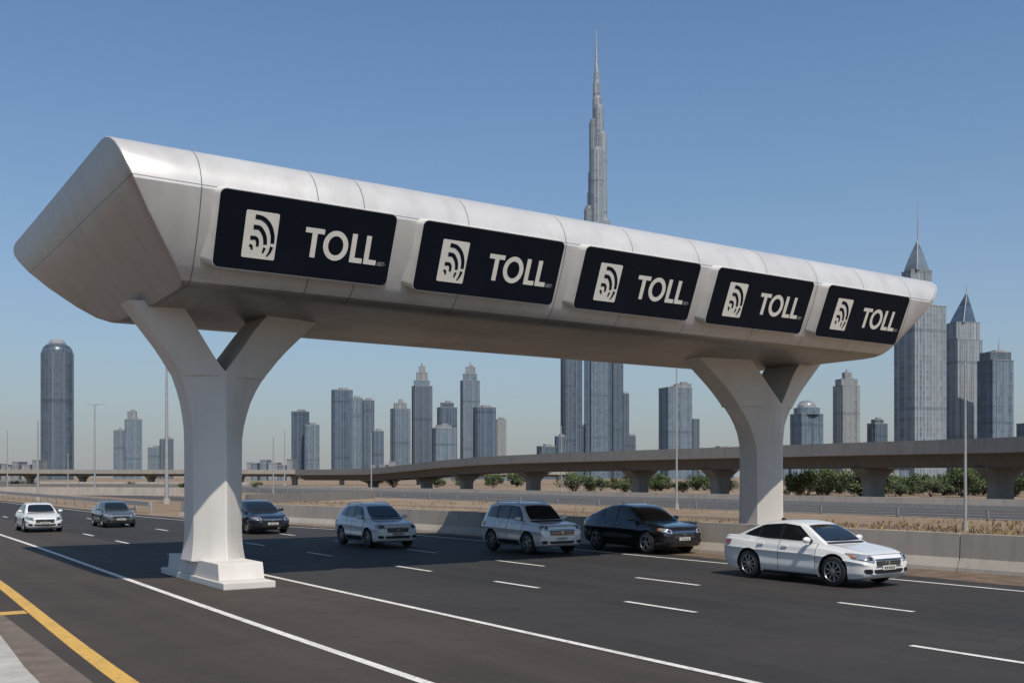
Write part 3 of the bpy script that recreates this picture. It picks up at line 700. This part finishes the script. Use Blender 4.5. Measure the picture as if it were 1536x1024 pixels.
    an.build('roof_antenna', M['black_trim'], root)
    return root
def carat(kind, near_u, front_wheel_v, paint, label, ly=1.0, sc=1.0, **k):
    s = squeeze(SP[kind], ly) if ly != 1 else SP[kind]; Wm = max(q[1] for q in s['W'])*sc
    return car(s, near_u+Wm, front_wheel_v-(s['wf']-s['L']/2)*sc, paint, label, sc=sc, **k)
carat('sedan', 19.1, 15.3, 'p_white', 'large white four door sedan nearest the camera at right', ly=.965, nsp=9)
carat('coupe', 22.15, 25.15, 'p_black', 'black crossover with sloping roof just behind the white sedan', ly=.93, sc=.98)
carat('suv', 18.9, 27.2, 'p_silver', 'silver SUV with dark lower trim beside the black crossover', ly=.84, sc=.95, nsp=6)
carat('hatch', 16.05, 33.0, 'p_white', 'white hatchback with roof rails between the pillar and silver SUV', ly=.91, sc=.97, nsp=6)
carat('sedan', 15.5, 43.8, 'p_navy', 'dark navy sedan emerging from behind the left pillar', ly=.93)
carat('sedan', 11.55, 53.5, 'p_grey', 'grey car left of the pillar, second from the left edge', ly=.86, sc=.88)
carat('sedan', 7.6, 50.8, 'p_white', 'small white sedan at the far left of the road', ly=.86, sc=.90, nsp=7)

# ---------------------------------------------------------------- flyovers
def viaduct(name, label, pts, piers, width, thick, origin):
    root = thing(name, label, 'flyover', origin)
    fx = pchip([(i, p[0]) for i, p in enumerate(pts)]); fy = pchip([(i, p[1]) for i, p in enumerate(pts)]); fz = pchip([(i, p[2]) for i, p in enumerate(pts)])
    n = (len(pts)-1)*6; path = [(fx(i/6), fy(i/6), fz(i/6)) for i in range(n+1)]
    h = width/2
    b = MB(); sweep(b, path, [(-h,-1.35),(-h,-.85),(h,-.85),(h,-1.35)]); b.build('deck', M['viaduct'], root, origin=origin)
    for s_ in (-1, 1):
        b = MB(); sweep(b, path, [(s_*(h+.12),-1.30),(s_*(h+.12),0),(s_*(h-.12),0),(s_*(h-.12),-.85),(s_*(h-.12),-1.30)][::s_]); b.build('parapet', M['viaduct'], root, origin=origin)
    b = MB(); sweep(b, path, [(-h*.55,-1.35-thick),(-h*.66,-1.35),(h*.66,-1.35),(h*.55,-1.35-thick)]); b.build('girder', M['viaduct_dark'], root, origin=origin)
    for (px, Y, zt) in piers:
        x, y = P(px, Y)
        i = min(range(len(path)), key=lambda q: (path[q][0]-x)**2+(path[q][1]-y)**2)
        a = path[max(i-1,0)]; c = path[min(i+1,len(path)-1)]; t = Vector((c[0]-a[0], c[1]-a[1])).normalized(); nn = Vector((t.y,-t.x))
        px_, py_, pz = path[i]; top = pz-1.35-thick-.01
        wd = pchip([(0,1.15),(.45,1.1),(.62,1.3),(.8,2.0),(1,h*.66)])
        rs = []
        for q in (0,.2,.4,.5,.6,.7,.8,.9,1.0):
            w2 = wd(q); d2 = .75
            rs.append([(px_+nn.x*a_*w2+t.x*c_*d2, py_+nn.y*a_*w2+t.y*c_*d2, top*q-.01) for a_, c_ in ((-1,-.6),(-.8,-1),(.8,-1),(1,-.6),(1,.6),(.8,1),(-.8,1),(-1,.6))])
        b = MB(); b.loft(rs); b.build('pier', M['viaduct'], root, smooth=30, origin=origin)
vp = [(1900,72,5.95),(1700,82,5.95),(1536,94,5.98),(1310,110,6.05),(1140,124,6.05),(960,142,6.0),(800,165,5.9),(700,187,5.5),(640,205,4.9),(560,232,4.3),(470,262,4.3)]
o0 = P(1140,124)
viaduct('flyover', 'long curved concrete flyover with mushroom piers crossing behind the gantry', [(*P(a, Y), z) for a, Y, z in vp],
        [(1690,82,0),(1490,97,0),(1310,110,0),(1090,129,0),(955,143,0),(803,164,0),(705,186,0),(638,206,0),(560,232,0)], 9.5, 1.25, (o0[0], o0[1], 0))
vq = [(-300,330,4.9),(-100,330,4.9),(0,330,4.9),(150,325,4.8),(300,318,4.75),(420,315,4.7),(560,318,4.6),(700,330,4.6),(850,350,4.6)]
o1 = P(200,322)
viaduct('flyover', 'low straight distant flyover deck crossing the left side behind the cars', [(*P(a, Y), z) for a, Y, z in vq],
        [(-80,330,0),(40,330,0),(130,326,0),(230,320,0),(330,318,0),(370,316,0),(450,316,0),(520,317,0),(620,322,0)], 10, .7, (o1[0], o1[1], 0))
for i, (pa, Ya, pb, Yb, hgt, lab) in enumerate([(-60,150,300,135,1.1,'pale low concrete wall nearest the grey car at left'), (-80,200,300,190,1.2,'grey concrete wall beyond the left lamp posts'),
        (60,260,380,240,1.3,'distant low grey wall before the left flyover'), (370,95,560,120,.9,'short low wall right of the left pillar in the sand')]):
    a = P(pa, Ya); c = P(pb, Yb); b = MB(); path = [(a[0]+(c[0]-a[0])*t/8, a[1]+(c[1]-a[1])*t/8) for t in range(9)]
    sweep(b, path, [(-.3,-.01),(-.12,hgt),(.12,hgt),(.3,-.01)]); tag(b.build('low_wall', M['barrier' if i % 2 == 0 else 'viaduct_dark']), lab, 'wall')

# ---------------------------------------------------------------- lamp posts
def post(px, Y, ytop, r, label, head=None):
    x, y = P(px, Y); h = ZY(ytop, Y)
    root = thing('lamp_post', label, 'lamp post', (x, y, 0), -ANG, 'lamp posts and masts')
    b = MB(); b.tube((0,0,0),(0,0,h),r,r*.55,10); b.build('mast', M['pole'], root, smooth=60)
    b = MB(); b.tube((0,0,-.01),(0,0,.5),r*1.9,r*1.7,10); b.build('foot', M['barrier'], root, smooth=40)
    if head:
        for sg in ((-1,1) if head == 2 else (1,)):
            b = MB(); b.tube((0,0,h-.05),(sg*.9,0,h+.15),.06,.05,8); b.build('arm', M['pole'], root)
            b = MB(); b.loft([[(sg*.85,-.16,h+.08),(sg*1.6,-.12,h+.14),(sg*1.6,.12,h+.14),(sg*.85,.16,h+.08)],[(sg*.85,-.10,h+.24),(sg*1.55,-.08,h+.24),(sg*1.55,.08,h+.24),(sg*.85,.10,h+.24)]])
            b.build('lamp_head', M['pole'], root)
    else:
        b = MB(); b.tube((0,0,h-.02),(0,0,h+.12),r*.62,r*.2,10); b.build('cap', M['pole'], root)
post(57, 110, 630, .13, 'plain slim mast above the white car at far left')
post(142, 154, 607, .16, 'twin headed lamp post between the round tower and pillar', 2)
post(250, 96, 550, .19, 'thick tall grey mast just left of the left pillar')
post(11, 150, 645, .11, 'thin mast at the very left edge')
post(102, 190, 680, .12, 'short thin mast in front of the round tower')
post(410, 110, 655, .09, 'thin mast right of the left pillar')
post(557, 128, 650, .09, 'thin mast above the white hatchback')
post(427, 300, 645, .2, 'distant mast beside the pair of small towers')
post(842, 185, 640, .13, 'thin mast on the flyover left of the tallest tower')
post(1015, 77, 552, .095, 'tall slim pale mast left of the right pillar')
post(1448, 46, 547, .075, 'nearest slim white mast at the right edge of the road')

# ---------------------------------------------------------------- skyline
def rbox(cx, cy_, wx, wy, rot):
    c_, s_ = math.cos(rot), math.sin(rot)
    return [(cx+x*c_-y*s_, cy_+x*s_+y*c_) for x, y in ((-wx/2,-wy/2),(wx/2,-wy/2),(wx/2,wy/2),(-wx/2,wy/2))]
def tower(label, D, tiers, name='tower', rot=.35, fins=3, cat='tower'):
    pm = (min(t[0] for t in tiers)+max(t[1] for t in tiers))/2
    x, y = P(pm, D); root = thing(name, label, cat, (x, y, 0), -ANG)
    k = D/F
    for t in tiers:
        p0, p1, yb, yt, kind, mt = t[:6]
        W_ = (p1-p0)*k; cx = ((p0+p1)/2-pm)*k; z0 = 0 if yb is None else ZY(yb, D); z1 = ZY(yt, D)
        pn = 'shaft' if yb is None else 'upper_tier'
        if kind in ('box', 'bx0'):
            r_ = rot if kind == 'box' else rot*.5
            w = W_/(math.cos(r_)+.75*abs(math.sin(r_))); d = w*.75
            b = MB(); b.prism(rbox(cx,0,w,d,r_), z0, z1); o = b.build(pn, M[mt], root)
            if fins and (z1-z0) > 25*k:
                c_, s_ = math.cos(r_), math.sin(r_)
                for q in range(fins):
                    for face in (0, 1):
                        if face == 0: lx, ly = -w/2+w*(q+.5)/fins, -d/2-.25*k
                        else:
                            if q > 1: continue
                            lx, ly = -(w/2+.25*k), -d/2+d*(q+.5)/2
                        px_, py_ = cx+lx*c_-ly*s_, lx*s_+ly*c_
                        b = MB(); b.prism(rbox(px_,py_,.9*k,.9*k,r_), z0, z1+.8*k); b.build('fin', M['fin' if mt in ('fc','fd') else 'fin_dark'], o)
            b = MB(); b.prism(rbox(cx,0,w*1.02,d*1.02,r_), z1+.02, z1+1.2*k); b.build('parapet', M['roofc'], o)
            if w > 12*k:
                b = MB(); b.prism(rbox(cx+w*.08,0,w*.45,d*.5,r_), z1+1.2*k, z1+4*k); b.build('roof_plant', M['roofc'], o)
        elif kind == 'round':
            n = 28; b = MB(); b.prism([(cx+W_/2*math.cos(2*PI*q/n), W_/2*math.sin(2*PI*q/n)) for q in range(n)], z0, z1); o = b.build(pn, M[mt], root, smooth=40)
        elif kind == 'dome':
            n = 28; rr = []
            for q in range(7):
                a = PI/2*q/6.6; rr.append([(cx+W_/2*math.cos(a)**.8*math.cos(2*PI*j/n), W_/2*math.cos(a)**.8*math.sin(2*PI*j/n), z0+(z1-z0)*math.sin(a)) for j in range(n)])
            b = MB(); b.loft(rr); b.build('dome', M[mt], root, smooth=50)
        elif kind == 'ogive':   # faceted glass crown rising to a leaning point
            apx = (t[6]-pm)*k; w = W_/1.2; rr = []; ex = t[7]
            for q in range(13):
                f_ = q/12; sc_ = (1-f_**ex)*.985+.015; cxx = cx+(apx-cx)*f_
                rr.append([(cxx+(X-cx)*sc_, Y2*sc_, z0+(z1-z0)*f_) for X, Y2 in rbox(cx,0,w,w*.75,rot*1.6)])
            b = MB(); b.loft(rr); o = b.build('pointed_crown', M[mt], root)
            b = MB(); b.loft([[(r_[0][0]+dx_, r_[0][1]-.2*k+dy_, r_[0][2]) for dx_, dy_ in ((-.5*k,0),(.5*k,0),(.5*k,-.6*k),(-.5*k,-.6*k))] for r_ in rr]); b.build('crown_rib', M['fin'], o)
        elif kind == 'pyr':
            w = W_/1.15; b = MB(); b.prism(rbox(cx,0,w,w*.75,rot), z0, z1, sc=.04); b.build('pointed_roof', M[mt], root)
        elif kind == 'spire':
            b = MB(); b.tube((cx,0,z0),(cx,0,z1),W_/2,W_*.12,8); b.build('spire', M[mt], root, smooth=60)
    return root
tower('dark round tower with rounded top at far left', 900, [(63,109,None,530,'round','fb'),(64,108,530,514,'dome','fb'),(74,98,517,508,'dome','roofc')])
tower('pair of pale stepped towers left of the left pillar', 1300, [(170,188,None,646,'box','fa'),(186,215,None,630,'box','fa'),(191,205,630,618,'bx0','fc')])
tower('small low grey tower beside the left pillar', 1350, [(221,246,None,672,'box','fa'),(240,260,None,659,'bx0','fb')])
tower('slim dark tower first right of the left pillar', 1300, [(438,463,None,618,'box','fe')], rot=-.3)
tower('short pale blue tower right of the slim dark one', 1280, [(455,480,None,638,'box','fa')])
tower('broad dark blue slab tower with flat stepped top', 1100, [(496,530,None,586,'box','fe'),(524,545,None,598,'box','fa'),(542,562,None,601,'box','fe')])
tower('low dark tower at the foot of the broad slab', 1050, [(557,576,None,647,'box','fe')])
tower('pale blue tower with small stepped roof left of the crowned one', 1200, [(585,616,None,614,'box','fa'),(590,611,614,606,'bx0','fc'),(598,604,606,600,'bx0','roofc')], rot=.5)
tower('slender tower with a pale crowned spire top', 1250, [(617,649,None,580,'box','fb'),(620,645,580,572,'bx0','fa'),(624,642,572,560,'bx0','fc'),(628,638,560,551,'bx0','fc'),(630,636,551,543,'pyr','fc')])
tower('mid height dark tower behind the low pale block', 1400, [(655,686,None,612,'box','fe'),(660,681,612,605,'bx0','fb')])
tower('low pale grey block before the mid height tower', 1150, [(647,685,None,643,'box','fa'),(653,678,643,639,'bx0','fc')])
tower('tall slim tower with tapered crown left of centre', 1300, [(690,720,None,572,'box','fa'),(694,716,572,562,'bx0','fa'),(698,713,562,552,'bx0','fc'),(702,709,552,542,'pyr','fc')], rot=.25)
tower('dark flat roofed tower right of the tapered crown one', 1150, [(709,744,None,612,'box','fe')])
tower('narrow pale tower at the end of the left cluster', 1250, [(742,760,None,630,'box','fc')])
tower('low dark podium block left of the tallest tower', 1100, [(805,834,None,670,'box','fb'),(832,850,None,655,'box','fb')])
tower('dark slab tower directly left of the tallest tower', 1200, [(841,873,None,530,'box','fb'),(848,873,None,505,'bx0','fe')], fins=4)
tower('flat blue grey tower between tallest tower and right pillar', 1100, [(989,1037,None,583,'box','fa'),(1012,1036,583,577,'bx0','fc')])
tower('narrow low tower beside the flat blue grey one', 1120, [(1035,1049,None,629,'box','fb')])
tower('rounded stepped pale tower right of the right pillar', 1150, [(1187,1233,None,622,'box','fa'),(1191,1229,622,612,'round','fa'),(1196,1224,612,600,'dome','fc')])
tower('slim beige tower with stepped pointed top', 1200, [(1251,1288,None,580,'box','fc'),(1255,1284,580,570,'bx0','fc'),(1264,1277,570,560,'bx0','fc'),(1266,1275,560,553,'pyr','fc')])
tower('small dark tower between the beige tower and the spired one', 1300, [(1302,1330,None,636,'box','fb'),(1308,1324,636,630,'bx0','fb')])
tower('tall silver tower with sharp tip and long spire at right', 1000, [(1345,1415,None,462,'box','fd'),(1356,1394,462,408,'bx0','fd'),(1357,1393,408,361,'ogive','fa',1376,1.25),(1375.5,1378.5,380,302,'spire','steel')], fins=5)
tower('second silver tower with pointed glass top at right', 1050, [(1414,1470,None,512,'box','fd'),(1422,1465,512,486,'bx0','fd'),(1425,1463,486,438,'ogive','fe',1450,1.05),(1449,1451,445,425,'spire','steel')], fins=4)
tower('dark tower with short antenna near the right edge', 1000, [(1469,1517,None,542,'box','fa'),(1474,1512,542,530,'bx0','fb'),(1497,1499.5,530,506,'spire','steel')], fins=3)
tower('partly cut off low tower at the right edge', 1100, [(1527,1560,None,636,'box','fa')])
tower('low grey block behind the shrubs left of the right pillar', 1500, [(1060,1100,None,673,'box','fa')])
D = 1500; k = D/F; x, y = P(897, D)
root = thing('skyscraper', 'tallest stepped silver tower with needle spire rising above the gantry', 'skyscraper', (x, y, 0), -ANG)
lobes = [(896,15.5,0,290,'fd'),(884,9,-12,318,'fd'),(905,9.5,-12,336,'fd'),(894,11,-14,232,'fd'),(888,6.5,-8,262,'fd'),(902,8,-6,205,'fd'),(893,9.5,0,185,'fd'),(898,7.5,-4,165,'fd'),(896,7.4,0,150,'fd'),
         (895,5.6,0,126,'fd'),(895,4.2,0,110,'fd'),(898,17,0,345,'fd')]
for px, r, dy, yt, mt in lobes:
    n = 14; b = MB(); z1 = ZY(yt, D)
    b.prism([((px-897+r*math.cos(2*PI*q/n+.2))*k, (dy+r*math.sin(2*PI*q/n+.2))*k) for q in range(n)], 0, z1)
    o = b.build('tier', M[mt], root, smooth=20)
    b = MB(); b.prism([((px-897+r*.8*math.cos(2*PI*q/n))*k, (dy+r*.8*math.sin(2*PI*q/n))*k) for q in range(n)], z1+.1, z1+5*k); b.build('terrace', M['steel'], o)
for xa, xb, ya, yt, mt in ((876,914,-29,430,'fe'),(884,908,-33,400,'fa'),(912,932,-27,540,'fe'),(917,928,-30,520,'fb'),(931,941,-24,592,'fb'),(940,951,-22,654,'fb'),(866,877,-24,640,'fb')):
    b = MB(); z1 = ZY(yt, D); b.box((xa-897)*k, (xb-897)*k, ya*k, -12*k, 0, z1); o = b.build('wing', M[mt], root)
    b = MB(); b.box((xa-896)*k, (xb-898)*k, (ya+1)*k, -13*k, z1+.1, z1+3*k); b.build('terrace', M['steel'], o)
    nf = max(2, int((xb-xa)/7))
    for q in range(nf):
        fx_ = xa+(xb-xa)*(q+.5)/nf; b = MB(); b.box((fx_-897-.4)*k, (fx_-897+.4)*k, (ya-.7)*k, (ya-.05)*k, 0, z1+1*k); b.build('fin', M['fin_dark'], o)
for (r0_, r1_, ya, yb) in ((3.0,2.2,112,92),(2.0,1.3,92,70),(1.2,.45,70,45)):
    b = MB(); b.tube((-2*k,0,ZY(ya,D)),(-3*k,0,ZY(yb,D)),r0_*k,r1_*k,10); b.build('spire', M['steel'], root, smooth=60)
LR = [(20,60,'low pale sheds left of the round tower'),(300,22,'low shed seen beside the left pillar shaft'),(400,60,'low beige sheds below the slim dark tower'),(770,34,'low pale sheds left of the podium block'),
      (965,30,'low beige block right of the tallest tower'),(1070,40,'low blocks left of the right pillar'),(1190,30,'low pale block beside the right pillar shaft'),(1340,26,'low blocks at the foot of the spired tower'),(580,50,'low sheds under the broad slab tower')]
for px, w, lab in LR:
    DD = random.uniform(700, 950); x, y = P(px, DD); root = thing('low_building', lab, 'building', (x, y, 0), -ANG); kk = DD/F
    xx = -w/2
    while xx < w/2:
        ww = random.uniform(6, 16); hh = random.uniform(6, 15)
        b = MB(); b.box(xx*kk, (xx+ww)*kk, 0, 14, 0, hh); o = b.build('block', M[random.choice(['fc','fa','roofc'])], root)
        b = MB(); b.box((xx-.2)*kk, (xx+ww+.2)*kk, -.2, 14.2, hh+.02, hh+.8); b.build('parapet', M['roofc'], o); xx += ww+random.uniform(.5, 5)

# ---------------------------------------------------------------- shrubs
def crown_mesh(seed, nl=2600, wide=3.2, h=2.6):
    rnd = random.Random(seed); b = MB(); lobes_ = []
    for q in range(14):
        a = rnd.uniform(0, 2*PI); rr = rnd.uniform(0, wide*.65); lobes_.append((rr*math.cos(a), rr*math.sin(a), rnd.uniform(.2, .8)*h, rnd.uniform(.35, .85)))
    for q in range(nl):
        lx, ly, lz, lr = rnd.choice(lobes_)
        d = Vector((rnd.gauss(0,1), rnd.gauss(0,1), rnd.gauss(0,.8))).normalized()*lr*rnd.uniform(.5, 1.2)
        c_ = Vector((lx, ly, lz))+d
        if c_.z < .05: continue
        s_ = rnd.uniform(.06, .15); u_ = Vector((rnd.gauss(0,1), rnd.gauss(0,1), rnd.gauss(0,1))).normalized(); v_ = u_.orthogonal().normalized()
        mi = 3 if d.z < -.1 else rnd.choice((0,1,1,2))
        b.add([c_-u_*s_, c_+v_*s_*.6, c_+u_*s_, c_-v_*s_*.6], [(0,1,2,3)], mi)
    return b
cm = []
for sd in range(5):
    o = crown_mesh(sd+3).build('crown', [M['leaf%d' % i] for i in range(4)], None, recalc=False); cm.append(o.data); bpy.data.objects.remove(o)
tb = MB()
for q in range(5):
    a = 2*PI*q/5; tb.tube((0,0,-.02),(math.cos(a)*1.0,math.sin(a)*1.0,1.3),.07,.03,6)
to = tb.build('trunk', M['bark']); tm = to.data; bpy.data.objects.remove(to)
i = 0
spots = []
for px in list(range(862, 1100, 15)): spots.append((px+random.uniform(-7,7), random.uniform(160, 205), .95))
for px in list(range(1182, 1550, 13)): spots.append((px+random.uniform(-8,8), random.uniform(126, 168), 1.0))
for px in (590, 655, 690, 740, 775, 1240, 1350, 1420): spots.append((px, random.uniform(230, 300), 1.1))
for px in (25, 120, 195, 275, 385): spots.append((px, random.uniform(180, 240), .55))
for px, Y, q in spots:
    x, y = P(px, Y)
    o = thing('shrub', 'rounded green shrub in the hedge row growing beyond the flyover' if px > 500 else 'small green shrub on the sandy ground at the left', 'shrub', (x, y, 0), random.uniform(0, 6), 'green shrubs beyond the flyover' if px > 500 else 'small shrubs at the left')
    s_ = random.uniform(.75, 1.5)*q; o.scale = (s_, s_, s_*random.uniform(.8, 1.2))
    for nm, me in (('crown', cm[i % 5]), ('trunk', tm)):
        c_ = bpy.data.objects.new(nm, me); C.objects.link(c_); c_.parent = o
    i += 1
b = MB(); rnd = random.Random(5)
for q in range(12000):
    Y = 28/rnd.uniform(.09, .85); px = rnd.uniform(300, 1560); x, y = P(px, Y)
    if x < edge(y)+.7 or 55.5 < x < 76: continue
    if math.sin(x*.35)+math.sin(y*.22+1.3)+math.sin((x+y)*.11) < rnd.uniform(-1.2, 1.6): continue
    h = rnd.uniform(.06, .26)
    for j in range(3):
        a = rnd.uniform(0, 6.28); dx, dy = math.cos(a)*.05, math.sin(a)*.05; lx, ly = rnd.uniform(-.12,.12), rnd.uniform(-.12,.12)
        b.add([(x-dx,y-dy,-.01),(x+dx,y+dy,-.01),(x+lx,y+ly,h)], [(0,1,2)])
o = b.build('dry_grass', M['straw'], recalc=False); struct(o, 'dry straw coloured grass scattered over the sandy verge', 'grass', 'stuff')
